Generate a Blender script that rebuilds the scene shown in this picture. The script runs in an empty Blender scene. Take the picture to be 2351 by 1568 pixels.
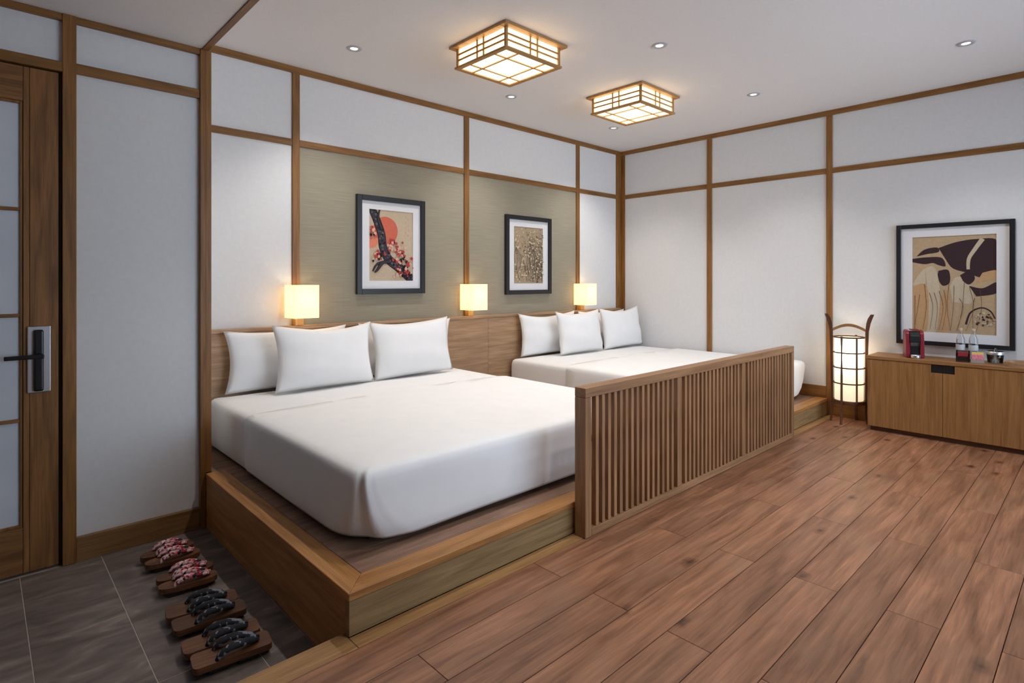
import bpy, bmesh, math, random
from mathutils import Vector, Matrix
random.seed(7)
scene = bpy.context.scene
COL = scene.collection
PI = math.pi

# ------------------------------------------------------------------ camera
cam_d = bpy.data.cameras.new('camera')
cam = bpy.data.objects.new('camera', cam_d); COL.objects.link(cam)
cam.location = (-6.136, -4.426, 1.326)
cam.rotation_euler = (PI/2, 0, -0.7559)
cam_d.sensor_width = 36.0
cam_d.lens = 36.0*1300.71/2351
cam_d.shift_y = (645.0-784.0)/2351
cam_d.clip_start = 0.05
scene.camera = cam

# ------------------------------------------------------------------ world, exposure, light levels
world = bpy.data.worlds.new('sky'); scene.world = world
world.use_nodes = True
bg = world.node_tree.nodes['Background']
bg.inputs[0].default_value = (0.70, 0.84, 1.0, 1)
bg.inputs[1].default_value = 6.9
vs = scene.view_settings
vs.view_transform = 'Standard'; vs.look = 'None'; vs.gamma = 1.0; vs.use_curve_mapping = False
vs.exposure = 0.0
SPOT_W = 48.0
SPOT_C = (1.0, 0.955, 0.91)
LANTERN_E = 1.3
SCONCE_E = 0.60
FLOORLAMP_E = 0.45
# daylight portal in the window behind the camera
WX0, WX1, WZ0, WZ1, WY = -4.0, -0.4, 0.45, 2.55, -6.25
pd = bpy.data.lights.new('window_daylight', 'AREA')
pd.shape = 'RECTANGLE'; pd.size = WX1-WX0; pd.size_y = WZ1-WZ0
pd.cycles.is_portal = True
po = bpy.data.objects.new('window_daylight', pd); COL.objects.link(po)
po.location = ((WX0+WX1)/2, WY-0.12, (WZ0+WZ1)/2); po.rotation_euler = (PI/2, 0, 0)

# ------------------------------------------------------------------ materials
def srgb(r, g, b):
    f = lambda c: (c/255/12.92) if c/255 <= 0.04045 else ((c/255+0.055)/1.055)**2.4
    return (f(r), f(g), f(b), 1)
MATS = {}
def newmat(name):
    m = bpy.data.materials.new(name); m.use_nodes = True
    nt = m.node_tree; b = nt.nodes['Principled BSDF']
    return m, nt, b
def N(nt, t, **kw):
    n = nt.nodes.new(t)
    for k, v in kw.items(): setattr(n, k, v)
    return n
def ramp(nt, stops):
    r = N(nt, 'ShaderNodeValToRGB'); e = r.color_ramp.elements
    while len(e) < len(stops): e.new(0.5)
    for i, (p, c) in enumerate(stops): e[i].position = p; e[i].color = c
    return r
def plain(name, col, rough=0.5, metal=0.0, noise=0.0, nscale=60, bump=0.0, spec=0.5):
    if name in MATS: return MATS[name]
    m, nt, b = newmat(name)
    b.inputs['Base Color'].default_value = col
    b.inputs['Roughness'].default_value = rough; b.inputs['Metallic'].default_value = metal
    b.inputs['Specular IOR Level'].default_value = spec
    tc = N(nt, 'ShaderNodeTexCoord'); no = N(nt, 'ShaderNodeTexNoise')
    no.inputs['Scale'].default_value = nscale; no.inputs['Detail'].default_value = 4
    nt.links.new(tc.outputs['Object'], no.inputs['Vector'])
    k = noise if noise else 0.02
    lo = tuple(c*(1-k) for c in col[:3])+(1,); hi = tuple(min(1, c*(1+k)) for c in col[:3])+(1,)
    r = ramp(nt, [(0.3, lo), (0.7, hi)])
    nt.links.new(no.outputs['Fac'], r.inputs['Fac']); nt.links.new(r.outputs['Color'], b.inputs['Base Color'])
    if bump:
        bp = N(nt, 'ShaderNodeBump'); bp.inputs['Strength'].default_value = bump; bp.inputs['Distance'].default_value = 0.002
        nt.links.new(no.outputs['Fac'], bp.inputs['Height']); nt.links.new(bp.outputs['Normal'], b.inputs['Normal'])
    MATS[name] = m; return m
def wood(name, dark, light, axis, stretch=14.0, scale=2.2, rough=0.45, vary=0.12, knots=False, spec=0.4, bump=0.25):
    key = name+'_'+axis
    if key in MATS: return MATS[key]
    m, nt, b = newmat(key); L = nt.links.new
    tc = N(nt, 'ShaderNodeTexCoord'); oi = N(nt, 'ShaderNodeObjectInfo')
    off = N(nt, 'ShaderNodeVectorMath', operation='SCALE'); off.inputs[0].default_value = (13.1, 7.7, 5.3)
    L(oi.outputs['Random'], off.inputs['Scale'])
    add = N(nt, 'ShaderNodeVectorMath', operation='ADD')
    L(tc.outputs['Object'], add.inputs[0]); L(off.outputs[0], add.inputs[1])
    mp = N(nt, 'ShaderNodeMapping'); s = [stretch]*3; s['XYZ'.index(axis)] = 1.0
    mp.inputs['Scale'].default_value = s; L(add.outputs[0], mp.inputs['Vector'])
    n1 = N(nt, 'ShaderNodeTexNoise'); n1.inputs['Scale'].default_value = scale; n1.inputs['Detail'].default_value = 5; n1.inputs['Distortion'].default_value = 0.6
    L(mp.outputs[0], n1.inputs['Vector'])
    mid = tuple((a+c)/2 for a, c in zip(dark, light))
    r = ramp(nt, [(0.28, dark), (0.5, mid), (0.74, light)]); L(n1.outputs['Fac'], r.inputs['Fac'])
    mp2 = N(nt, 'ShaderNodeMapping'); s2 = [stretch*7]*3; s2['XYZ'.index(axis)] = 2.5
    mp2.inputs['Scale'].default_value = s2; L(add.outputs[0], mp2.inputs['Vector'])
    n2 = N(nt, 'ShaderNodeTexNoise'); n2.inputs['Scale'].default_value = scale; n2.inputs['Detail'].default_value = 3
    L(mp2.outputs[0], n2.inputs['Vector'])
    fr = N(nt, 'ShaderNodeMapRange'); fr.inputs[1].default_value = 0.3; fr.inputs[2].default_value = 0.7; fr.inputs[3].default_value = 0.82; fr.inputs[4].default_value = 1.12
    L(n2.outputs['Fac'], fr.inputs[0])
    vr = N(nt, 'ShaderNodeMapRange'); vr.inputs[3].default_value = 1-vary; vr.inputs[4].default_value = 1+vary
    L(oi.outputs['Random'], vr.inputs[0])
    mul = N(nt, 'ShaderNodeMath', operation='MULTIPLY'); L(fr.outputs[0], mul.inputs[0]); L(vr.outputs[0], mul.inputs[1])
    mx = N(nt, 'ShaderNodeVectorMath', operation='SCALE'); L(r.outputs['Color'], mx.inputs[0]); L(mul.outputs[0], mx.inputs['Scale'])
    out = mx.outputs[0]
    if knots:
        mp3 = N(nt, 'ShaderNodeMapping'); s3 = [2.0]*3; s3['XYZ'.index(axis)] = 1.15; s3[2] = 0.0
        mp3.inputs['Scale'].default_value = s3; L(add.outputs[0], mp3.inputs['Vector'])
        vo = N(nt, 'ShaderNodeTexVoronoi', voronoi_dimensions='2D'); vo.inputs['Scale'].default_value = 1.0; L(mp3.outputs[0], vo.inputs['Vector'])
        n3 = N(nt, 'ShaderNodeTexNoise'); n3.inputs['Scale'].default_value = 14; L(tc.outputs['Object'], n3.inputs['Vector'])
        ad = N(nt, 'ShaderNodeMath', operation='MULTIPLY_ADD'); ad.inputs[1].default_value = 0.10; L(n3.outputs['Fac'], ad.inputs[0]); L(vo.outputs['Distance'], ad.inputs[2])
        kr = ramp(nt, [(0.062, (0.26, 0.23, 0.22, 1)), (0.082, (0.60, 0.56, 0.54, 1)), (0.125, (1, 1, 1, 1))]); L(ad.outputs[0], kr.inputs['Fac'])
        mm = N(nt, 'ShaderNodeVectorMath', operation='MULTIPLY'); L(out, mm.inputs[0]); L(kr.outputs['Color'], mm.inputs[1]); out = mm.outputs[0]
        wv = N(nt, 'ShaderNodeTexWave', wave_type='BANDS', bands_direction='Y', wave_profile='SAW'); wv.inputs['Scale'].default_value = 9.0; wv.inputs['Distortion'].default_value = 7.0; wv.inputs['Detail'].default_value = 3; wv.inputs['Detail Scale'].default_value = 0.8
        mp4 = N(nt, 'ShaderNodeMapping'); mp4.inputs['Scale'].default_value = (0.35, 1.0, 0.0); L(add.outputs[0], mp4.inputs['Vector']); L(mp4.outputs[0], wv.inputs['Vector'])
        wr_ = N(nt, 'ShaderNodeMapRange'); wr_.inputs[3].default_value = 0.88; wr_.inputs[4].default_value = 1.08; L(wv.outputs['Fac'], wr_.inputs[0])
        ws = N(nt, 'ShaderNodeVectorMath', operation='SCALE'); L(out, ws.inputs[0]); L(wr_.outputs[0], ws.inputs['Scale']); out = ws.outputs[0]
        # grey-green weathered patches
        n4 = N(nt, 'ShaderNodeTexNoise'); n4.inputs['Scale'].default_value = 3.0; n4.inputs['Detail'].default_value = 3; L(add.outputs[0], n4.inputs['Vector'])
        gr = N(nt, 'ShaderNodeMapRange'); gr.inputs[1].default_value = 0.52; gr.inputs[2].default_value = 0.74; gr.inputs[4].default_value = 0.35
        L(n4.outputs['Fac'], gr.inputs[0])
        mixc = N(nt, 'ShaderNodeMix', data_type='RGBA'); L(gr.outputs[0], mixc.inputs[0]); L(out, mixc.inputs[6]); mixc.inputs[7].default_value = srgb(138, 108, 84); out = mixc.outputs[2]
    L(out, b.inputs['Base Color'])
    b.inputs['Roughness'].default_value = rough; b.inputs['Specular IOR Level'].default_value = spec
    bp = N(nt, 'ShaderNodeBump'); bp.inputs['Strength'].default_value = bump; bp.inputs['Distance'].default_value = 0.001
    L(n2.outputs['Fac'], bp.inputs['Height']); L(bp.outputs['Normal'], b.inputs['Normal'])
    MATS[key] = m; return m
def emit(name, col, strength, weave=0.0, weave_scale=180, glow=None):
    if name in MATS: return MATS[name]
    m, nt, b = newmat(name); L = nt.links.new
    b.inputs['Base Color'].default_value = (0.8, 0.74, 0.62, 1); b.inputs['Roughness'].default_value = 0.8
    tc = N(nt, 'ShaderNodeTexCoord'); mp = N(nt, 'ShaderNodeMapping'); mp.inputs['Scale'].default_value = (1, 1, 0.08)
    L(tc.outputs['Object'], mp.inputs['Vector'])
    no = N(nt, 'ShaderNodeTexNoise'); no.inputs['Scale'].default_value = weave_scale; no.inputs['Detail'].default_value = 2
    L(mp.outputs[0], no.inputs['Vector'])
    mr = N(nt, 'ShaderNodeMapRange'); mr.inputs[3].default_value = strength*(1-weave); mr.inputs[4].default_value = strength*(1+weave)
    L(no.outputs['Fac'], mr.inputs[0])
    b.inputs['Emission Color'].default_value = col
    L(mr.outputs[0], b.inputs['Emission Strength'])
    if glow:
        tr = N(nt, 'ShaderNodeBsdfTranslucent'); ad = N(nt, 'ShaderNodeAddShader')
        mv = N(nt, 'ShaderNodeMapRange'); mv.inputs[3].default_value = 1-weave; mv.inputs[4].default_value = 1+weave; L(no.outputs['Fac'], mv.inputs[0])
        sv = N(nt, 'ShaderNodeVectorMath', operation='SCALE'); sv.inputs[0].default_value = glow; L(mv.outputs[0], sv.inputs['Scale'])
        L(sv.outputs[0], tr.inputs['Color']); b.inputs['Base Color'].default_value = (0.30, 0.27, 0.22, 1)
        L(tr.outputs[0], ad.inputs[0]); L(b.outputs[0], ad.inputs[1]); L(ad.outputs[0], nt.nodes['Material Output'].inputs['Surface'])
    MATS[name] = m; return m
def cloth_pattern(name, cols, scale):
    m, nt, b = newmat(name); L = nt.links.new
    tc = N(nt, 'ShaderNodeTexCoord'); vo = N(nt, 'ShaderNodeTexVoronoi'); vo.inputs['Scale'].default_value = scale
    L(tc.outputs['Object'], vo.inputs['Vector'])
    sp = N(nt, 'ShaderNodeSeparateColor'); L(vo.outputs['Color'], sp.inputs[0])
    r = ramp(nt, [(i/len(cols), c) for i, c in enumerate(cols)]); r.color_ramp.interpolation = 'CONSTANT'
    L(sp.outputs[0], r.inputs['Fac']); L(r.outputs['Color'], b.inputs['Base Color']); b.inputs['Roughness'].default_value = 0.85
    return m

TRIM = lambda ax: wood('trim_oak', (0.165, 0.069, 0.015, 1), (0.325, 0.148, 0.038, 1), ax, vary=0.06)
DOORW = lambda ax: wood('door_oak', (0.135, 0.055, 0.014, 1), (0.33, 0.150, 0.046, 1), ax, vary=0.08)
PLATW = lambda ax: wood('platform_oak', (0.285, 0.120, 0.031, 1), (0.50, 0.240, 0.076, 1), ax, vary=0.06)
HEADW = lambda ax: wood('headboard_oak', (0.31, 0.175, 0.090, 1), (0.50, 0.320, 0.185, 1), ax, vary=0.06, rough=0.5)
SCRW = lambda ax: wood('screen_oak', (0.215, 0.105, 0.046, 1), (0.38, 0.205, 0.100, 1), ax, vary=0.12)
CABW = lambda ax: wood('cabinet_oak', (0.24, 0.108, 0.032, 1), (0.38, 0.190, 0.068, 1), ax, vary=0.05, stretch=22)
DARKW = lambda ax: wood('dark_walnut', (0.050, 0.018, 0.008, 1), (0.14, 0.058, 0.026, 1), ax, vary=0.08)
SOLEW = lambda ax: wood('sole_wood', (0.055, 0.020, 0.008, 1), (0.17, 0.070, 0.028, 1), ax, vary=0.25, scale=5)
FLOORW = lambda ax: wood('floor_oak', (0.150, 0.062, 0.029, 1), (0.365, 0.172, 0.092, 1), ax, stretch=8, scale=2.2, vary=0.14, knots=True, rough=0.42, spec=0.35)
DECKW = lambda ax: wood('deck_oak', (0.15, 0.080, 0.048, 1), (0.33, 0.20, 0.135, 1), ax, stretch=8, vary=0.12, rough=0.5)
WHITE = plain('wall_white', (0.74, 0.74, 0.745, 1), 0.85, noise=0.02, nscale=40, spec=0.2)
CEIL = plain('ceiling_white', (0.80, 0.77, 0.755, 1), 0.9, spec=0.2)
LINEN = plain('white_linen', (0.84, 0.84, 0.845, 1), 0.85, noise=0.015, nscale=9, spec=0.15, bump=0.0)
BLACKF = plain('black_frame', (0.012, 0.012, 0.014, 1), 0.35)
MATB = plain('mat_board', (0.72, 0.72, 0.74, 1), 0.8)
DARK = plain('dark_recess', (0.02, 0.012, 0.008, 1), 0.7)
CHROME = plain('chrome', (0.62, 0.64, 0.67, 1), 0.34, 1.0)
BLACKP = plain('black_plastic', (0.010, 0.010, 0.012, 1), 0.3)
RINGW = plain('white_metal', (0.45, 0.45, 0.46, 1), 0.3)

def olive_mat():
    m, nt, b = newmat('olive_grasscloth'); L = nt.links.new
    tc = N(nt, 'ShaderNodeTexCoord'); mp = N(nt, 'ShaderNodeMapping'); mp.inputs['Scale'].default_value = (3, 3, 190)
    L(tc.outputs['Object'], mp.inputs['Vector'])
    no = N(nt, 'ShaderNodeTexNoise'); no.inputs['Scale'].default_value = 1.4; no.inputs['Detail'].default_value = 4
    L(mp.outputs[0], no.inputs['Vector'])
    r = ramp(nt, [(0.25, (0.270, 0.240, 0.178, 1)), (0.75, (0.370, 0.335, 0.255, 1))])
    L(no.outputs['Fac'], r.inputs['Fac']); L(r.outputs['Color'], b.inputs['Base Color'])
    b.inputs['Roughness'].default_value = 0.9; b.inputs['Specular IOR Level'].default_value = 0.15
    bp = N(nt, 'ShaderNodeBump'); bp.inputs['Strength'].default_value = 0.3; bp.inputs['Distance'].default_value = 0.001
    L(no.outputs['Fac'], bp.inputs['Height']); L(bp.outputs['Normal'], b.inputs['Normal'])
    return m
OLIVE = olive_mat()
def tile_mat():
    m, nt, b = newmat('slate_tile'); L = nt.links.new
    tc = N(nt, 'ShaderNodeTexCoord'); oi = N(nt, 'ShaderNodeObjectInfo')
    off = N(nt, 'ShaderNodeVectorMath', operation='SCALE'); off.inputs[0].default_value = (9, 17, 3); L(oi.outputs['Random'], off.inputs['Scale'])
    add = N(nt, 'ShaderNodeVectorMath', operation='ADD'); L(tc.outputs['Object'], add.inputs[0]); L(off.outputs[0], add.inputs[1])
    mp = N(nt, 'ShaderNodeMapping'); mp.inputs['Scale'].default_value = (1.6, 5.0, 1); mp.inputs['Rotation'].default_value = (0, 0, 0.35)
    L(add.outputs[0], mp.inputs['Vector'])
    no = N(nt, 'ShaderNodeTexNoise'); no.inputs['Scale'].default_value = 2.2; no.inputs['Detail'].default_value = 7; no.inputs['Distortion'].default_value = 1.2
    L(mp.outputs[0], no.inputs['Vector'])
    r = ramp(nt, [(0.30, (0.085, 0.066, 0.056, 1)), (0.50, (0.132, 0.105, 0.091, 1)), (0.64, (0.185, 0.150, 0.130, 1)), (0.74, (0.29, 0.24, 0.205, 1))])
    L(no.outputs['Fac'], r.inputs['Fac']); L(r.outputs['Color'], b.inputs['Base Color']); b.inputs['Roughness'].default_value = 0.5
    bp = N(nt, 'ShaderNodeBump'); bp.inputs['Strength'].default_value = 0.35; bp.inputs['Distance'].default_value = 0.003
    L(no.outputs['Fac'], bp.inputs['Height']); L(bp.outputs['Normal'], b.inputs['Normal'])
    return m
TILE = tile_mat()
GROUT = plain('grout', (0.40, 0.35, 0.30, 1), 0.9)
def frosted():
    m, nt, b = newmat('frosted_pane')
    b.inputs['Base Color'].default_value = (0.66, 0.70, 0.76, 1); b.inputs['Roughness'].default_value = 0.35
    tc = N(nt, 'ShaderNodeTexCoord'); no = N(nt, 'ShaderNodeTexNoise'); no.inputs['Scale'].default_value = 3
    nt.links.new(tc.outputs['Object'], no.inputs['Vector'])
    r = ramp(nt, [(0.3, (0.62, 0.66, 0.72, 1)), (0.7, (0.70, 0.73, 0.78, 1))]); nt.links.new(no.outputs['Fac'], r.inputs['Fac']); nt.links.new(r.outputs['Color'], b.inputs['Base Color'])
    return m
FROST = frosted()
def glass(name, col=(1, 1, 1, 1), mixf=0.9):
    m = bpy.data.materials.new(name); m.use_nodes = True; nt = m.node_tree; nt.nodes.clear()
    o = N(nt, 'ShaderNodeOutputMaterial'); mx = N(nt, 'ShaderNodeMixShader'); t = N(nt, 'ShaderNodeBsdfTransparent'); g = N(nt, 'ShaderNodeBsdfGlossy')
    t.inputs[0].default_value = col; g.inputs['Roughness'].default_value = 0.05
    fr = N(nt, 'ShaderNodeFresnel'); fr.inputs[0].default_value = 1.45
    nt.links.new(fr.outputs[0], mx.inputs[0]); nt.links.new(t.outputs[0], mx.inputs[1]); nt.links.new(g.outputs[0], mx.inputs[2]); nt.links.new(mx.outputs[0], o.inputs[0])
    return m
GLASS = glass('clear_glass', (0.97, 0.98, 0.99, 1))
BOTTLEG = glass('bottle_glass', (0.90, 0.93, 0.95, 1))

# ------------------------------------------------------------------ mesh helpers
def bx(bm, x0, x1, y0, y1, z0, z1, bev=0.0, seg=1):
    t = bmesh.new()
    vs_ = [t.verts.new(p) for p in ((x0,y0,z0),(x1,y0,z0),(x1,y1,z0),(x0,y1,z0),(x0,y0,z1),(x1,y0,z1),(x1,y1,z1),(x0,y1,z1))]
    for f in ((3,2,1,0),(4,5,6,7),(0,1,5,4),(1,2,6,5),(2,3,7,6),(3,0,4,7)): t.faces.new([vs_[i] for i in f])
    if bev: bmesh.ops.bevel(t, geom=list(t.edges), offset=bev, segments=seg, profile=0.5, affect='EDGES')
    merge(bm, t)
def merge(bm, t):
    me = bpy.data.meshes.new('tmp'); t.to_mesh(me); t.free(); bm.from_mesh(me); bpy.data.meshes.remove(me)
def prism(bm, pts, axis, a0, a1, bev=0.0):
    """extrude 2-D polygon pts along axis: axis 'Z': pts=(x,y); 'Y': pts=(x,z); 'X': pts=(y,z)"""
    t = bmesh.new()
    def P(p, a): return {'Z': (p[0], p[1], a), 'Y': (p[0], a, p[1]), 'X': (a, p[0], p[1])}[axis]
    lo = [t.verts.new(P(p, a0)) for p in pts]; hi = [t.verts.new(P(p, a1)) for p in pts]
    t.faces.new(lo); t.faces.new(hi)
    n = len(pts)
    for i in range(n): t.faces.new([lo[i], lo[(i+1) % n], hi[(i+1) % n], hi[i]])
    bmesh.ops.recalc_face_normals(t, faces=list(t.faces))
    if bev: bmesh.ops.bevel(t, geom=list(t.edges), offset=bev, segments=1, profile=0.5, affect='EDGES')
    merge(bm, t)
def lathe(bm, prof, n=24, cx=0, cy=0, cap=True):
    rows = []
    for r, z in prof:
        rows.append([bm.verts.new((cx+r*math.cos(2*PI*i/n), cy+r*math.sin(2*PI*i/n), z)) for i in range(n)])
    for a, b in zip(rows, rows[1:]):
        for i in range(n): bm.faces.new([a[i], a[(i+1) % n], b[(i+1) % n], b[i]])
    if cap:
        bm.faces.new(rows[0][::-1]); bm.faces.new(rows[-1])
def tube(bm, pts, rad, n=8, flat=None, cap=True):
    """sweep along pts; rad float or list; flat=(a,b) scales ellipse"""
    pts = [Vector(p) for p in pts]; rows = []
    up = Vector((0, 0, 1))
    for i, p in enumerate(pts):
        d = (pts[min(i+1, len(pts)-1)]-pts[max(i-1, 0)]).normalized()
        s = d.cross(up)
        if s.length < 1e-3: s = d.cross(Vector((1, 0, 0)))
        s.normalize(); u = s.cross(d).normalized()
        r = rad[i] if isinstance(rad, (list, tuple)) else rad
        fa, fb = flat if flat else (1, 1)
        rows.append([bm.verts.new(p+s*(r*fa*math.cos(2*PI*k/n))+u*(r*fb*math.sin(2*PI*k/n))) for k in range(n)])
    for a, b in zip(rows, rows[1:]):
        for k in range(n): bm.faces.new([a[k], a[(k+1) % n], b[(k+1) % n], b[k]])
    if cap:
        bm.faces.new(rows[0][::-1]); bm.faces.new(rows[-1])
def obj(name, bm, mat, parent=None, smooth=False, label=None, cat=None, group=None, kind=None, loc=None):
    bmesh.ops.recalc_face_normals(bm, faces=list(bm.faces))
    me = bpy.data.meshes.new(name); bm.to_mesh(me); bm.free()
    for mm in (mat if isinstance(mat, (list, tuple)) else [mat]): me.materials.append(mm)
    if smooth:
        for p in me.polygons: p.use_smooth = True
    o = bpy.data.objects.new(name, me); COL.objects.link(o)
    if parent: o.parent = parent
    if loc: o.location = loc
    tag(o, label, cat, group, kind)
    return o
def tag(o, label=None, cat=None, group=None, kind=None):
    if label: o['label'] = label
    if cat: o['category'] = cat
    if group: o['group'] = group
    if kind: o['kind'] = kind
    return o
def box(name, x0, x1, y0, y1, z0, z1, mat, parent=None, bev=0.0, **kw):
    bm = bmesh.new(); bx(bm, x0, x1, y0, y1, z0, z1, bev); return obj(name, bm, mat, parent, **kw)
def thing(name, label, cat, loc=(0, 0, 0), rotz=0, group=None):
    o = bpy.data.objects.new(name, None); COL.objects.link(o); o.empty_display_size = 0.1
    o.location = loc; o.rotation_euler = (0, 0, rotz); tag(o, label, cat, group); return o
def dup(root, loc=None, rotz=None, label=None):
    r = root.copy(); COL.objects.link(r)
    if loc is not None: r.location = loc
    if rotz is not None: r.rotation_euler = (0, 0, rotz)
    if label: r['label'] = label
    for ch in list(root.children):
        c = ch.copy(); COL.objects.link(c); c.parent = r
        for g in ch.children:
            d = g.copy(); COL.objects.link(d); d.parent = c
    return r

HC, HL, HP, HT = 3.015, 2.723, 0.166, -0.162
XL, YF = -7.7, -6.2          # far-left wall and wall behind the camera
XP, YP, YL = -5.134, -2.482, -0.66

# ------------------------------------------------------------------ floor of planks
fl = box('floor', XL, 0.02, YF, -2.50, -0.20, -0.010, DARK, kind='structure')
PW = 0.1775
row = 0; y = -2.556
while y > YF+0.02:
    y1 = max(y-PW, YF)
    j0 = -4.235 if row % 2 == 0 else -5.0
    x = j0-1.53*3
    while x < 0:
        a, b = max(x, XL), min(x+1.53, 0.0)
        if b-a > 0.02:
            cxp, cyp = (a+b)/2, (y+y1)/2
            bm = bmesh.new(); bx(bm, a-cxp+0.0011, b-cxp-0.0011, y1-cyp+0.0013, y-cyp-0.0013, -0.010, 0.0, 0.0009)
            obj('plank', bm, FLOORW('X'), fl, loc=(cxp, cyp, 0))
        x += 1.53
    y -= PW; row += 1
# step nosing between planks and tiles, and along the platform foot
bm = bmesh.new()
bx(bm, XL, XP-0.002, -2.5555, -2.440, HT, 0.0015, 0.002)
bx(bm, XP-0.001, -0.001, -2.5555, YP-0.001, -0.010, 0.0015, 0.0008)
obj('trim_1', bm, wood('nosing_oak', (0.26, 0.13, 0.045, 1), (0.44, 0.245, 0.095, 1), 'X', vary=0), kind='structure')
# entry tiles
ft = box('floor_entry', XL, XP, -2.50, YL+0.1, HT-0.08, HT-0.0012, GROUT, kind='structure')
xs = [-5.65+0.333*k for k in range(-7, 3)]
for i, xa in enumerate(xs):
    a, b = max(xa, XL), min(xa+0.333, XP-0.001)
    if b-a < 0.02: continue
    for ya, yb in ((-2.44, -2.0), (-2.0, -0.667+0.0)):
        bm = bmesh.new(); cx_, cy_ = (a+b)/2, (ya+yb)/2
        bx(bm, a-cx_+0.0018, b-cx_-0.0018, ya-cy_+0.0018, yb-cy_-0.0018, -0.0010, 0.0, 0.0004)
        obj('tile', bm, TILE, ft, loc=(cx_, cy_, HT))

# ------------------------------------------------------------------ ceilings
box('ceiling', XP+0.012, 0.10, YF, 0.10, HC, HC+0.1, CEIL, kind='structure')
box('ceiling_entry', XL, XP, YF, YL+0.03, HL, HC+0.1, CEIL, kind='structure')
box('trim_2', XP-0.022, XP+0.012, YF, YL-0.014, HL-0.008, HL-0.0005, TRIM('Y'), kind='structure')

# ------------------------------------------------------------------ slab and outer shell, so that daylight enters by the window only
box('floor_slab', XL-0.2, 0.25, YF-0.2, 0.25, -0.40, -0.30, GROUT, kind='structure')
box('wall_entry_backing', XL, -5.166, YL+0.062, YL+0.16, -0.30, HC, WHITE, kind='structure')
# ------------------------------------------------------------------ walls
def panel(parent, x0, x1, y0, y1, z0, z1, mat=WHITE): return box('wall_panel', x0, x1, y0, y1, z0, z1, mat, parent)
# back wall (behind the headboard): trims' front plane is y=0, panels 12 mm behind
wb = box('wall_back', -5.3, 0.1, 0.02, 0.12, -0.3, HC, WHITE, kind='structure')
MU = [(-4.338, -4.279), (-2.616, -2.556), (-0.900, -0.842)]
edges = [(-5.12, MU[0][0]), (MU[0][1], MU[1][0]), (MU[1][1], MU[2][0]), (MU[2][1], -0.1)]
for i, (a, b) in enumerate(edges):
    panel(wb, a, b, 0.010, 0.02, 2.444, 2.965)
    panel(wb, a, b, 0.010, 0.02, 0.166, 2.392, OLIVE if i in (1, 2) else WHITE)
    box('rail', a, b, -0.002, 0.02, 2.392, 2.444, TRIM('X'), wb, 0.002)
for a, b in MU: box('mullion', a, b, -0.006, 0.02, 0.93, 2.965, TRIM('Z'), wb, 0.002)
box('corner_post', -0.10, 0.0, -0.004, 0.02, HP, 2.965, TRIM('Z'), wb, 0.002)
box('cornice', -5.12, 0.0, -0.008, 0.02, 2.965, HC, TRIM('X'), wb, 0.002)
# right wall
wr = box('wall_right', 0.02, 0.12, YF, 0.02, -0.3, HC, WHITE, kind='structure')
MR = [(-1.263, -1.204), (-2.526, -2.471), (-4.66, -4.60)]
ed = [(MR[0][1], -0.06), (MR[1][1], MR[0][0]), (MR[2][1], MR[1][0]), (YF, MR[2][0])]
for a, b in ed:
    panel(wr, 0.010, 0.02, a, b, 2.444, 2.965)
    zb = 0.28 if b > -2.5 else 0.154
    panel(wr, 0.010, 0.02, a, b, zb, 2.392)
    box('rail', -0.002, 0.02, a, b, 2.392, 2.444, TRIM('Y'), wr, 0.002)
for a, b in MR: box('mullion', -0.006, 0.02, a, b, 0.0, 2.965, TRIM('Z'), wr, 0.002)
box('corner_post', -0.004, 0.02, -0.06, -0.004, HP, 2.965, TRIM('Z'), wr, 0.002)
box('cornice', -0.008, 0.02, YF, -0.008, 2.965, HC, TRIM('Y'), wr, 0.002)
bm = bmesh.new(); bx(bm, -0.004, 0.02, -2.471, -0.07, HP, 0.28, 0.002); bx(bm, -0.004, 0.02, YF, -2.526, 0.0, 0.154, 0.002)
obj('baseboard_right', bm, TRIM('Y'), kind='structure')
# entry wall with the door
we = thing('wall_entry', None, None); we['kind'] = 'structure'
PO = -0.03       # panel set-back
box('wall_panel', -5.757, -5.165, YL+0.02, YL+0.06, -0.035, 2.425, WHITE, we)
box('wall_panel', -5.757, -5.165, YL+0.02, YL+0.06, 2.478, 2.688, WHITE, we)
box('wall_panel', -7.0, -5.815, YL+0.02, YL+0.06, 2.470, 2.688, WHITE, we)
box('wall_panel', XL, -7.0, YL+0.02, YL+0.06, HT, HL, WHITE, we)
box('rail', -5.757, -5.165, YL-0.002, YL+0.06, 2.425, 2.478, TRIM('X'), we, 0.002)
box('cornice', -7.0, -5.165, YL-0.006, YL+0.06, 2.688, HL, TRIM('X'), we, 0.002)
box('post', -5.815, -5.757, YL-0.012, YL+0.06, HT, HL, TRIM('Z'), we, 0.002)
box('post', -5.165, -5.135, YL-0.012, YL+0.06, HT, HL, TRIM('Z'), we, 0.002)
box('post', -5.134, -5.102, YL-0.004, YL+0.06, HP, HL, TRIM('Z'), we, 0.002)
box('door_head', -7.0, -5.815, YL-0.010, YL+0.06, 2.418, 2.470, TRIM('X'), we, 0.002)
box('door_jamb', -5.826, -5.815, YL+0.012, YL+0.06, HT, 2.418, DARK, we)
box('post', -7.0, -6.80, YL-0.012, YL+0.06, HT, 2.418, TRIM('Z'), we, 0.002)
box('wall_return', -5.165, -5.125, YL+0.061, 0.019, -0.30, HC, WHITE, kind='structure')
bm = bmesh.new(); bx(bm, -5.757, -5.166, YL-0.006, YL+0.06, HT, -0.035, 0.002)
obj('baseboard_left', bm, wood('base_oak', (0.17, 0.085, 0.026, 1), (0.30, 0.160, 0.058, 1), 'X', vary=0), kind='structure')
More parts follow.
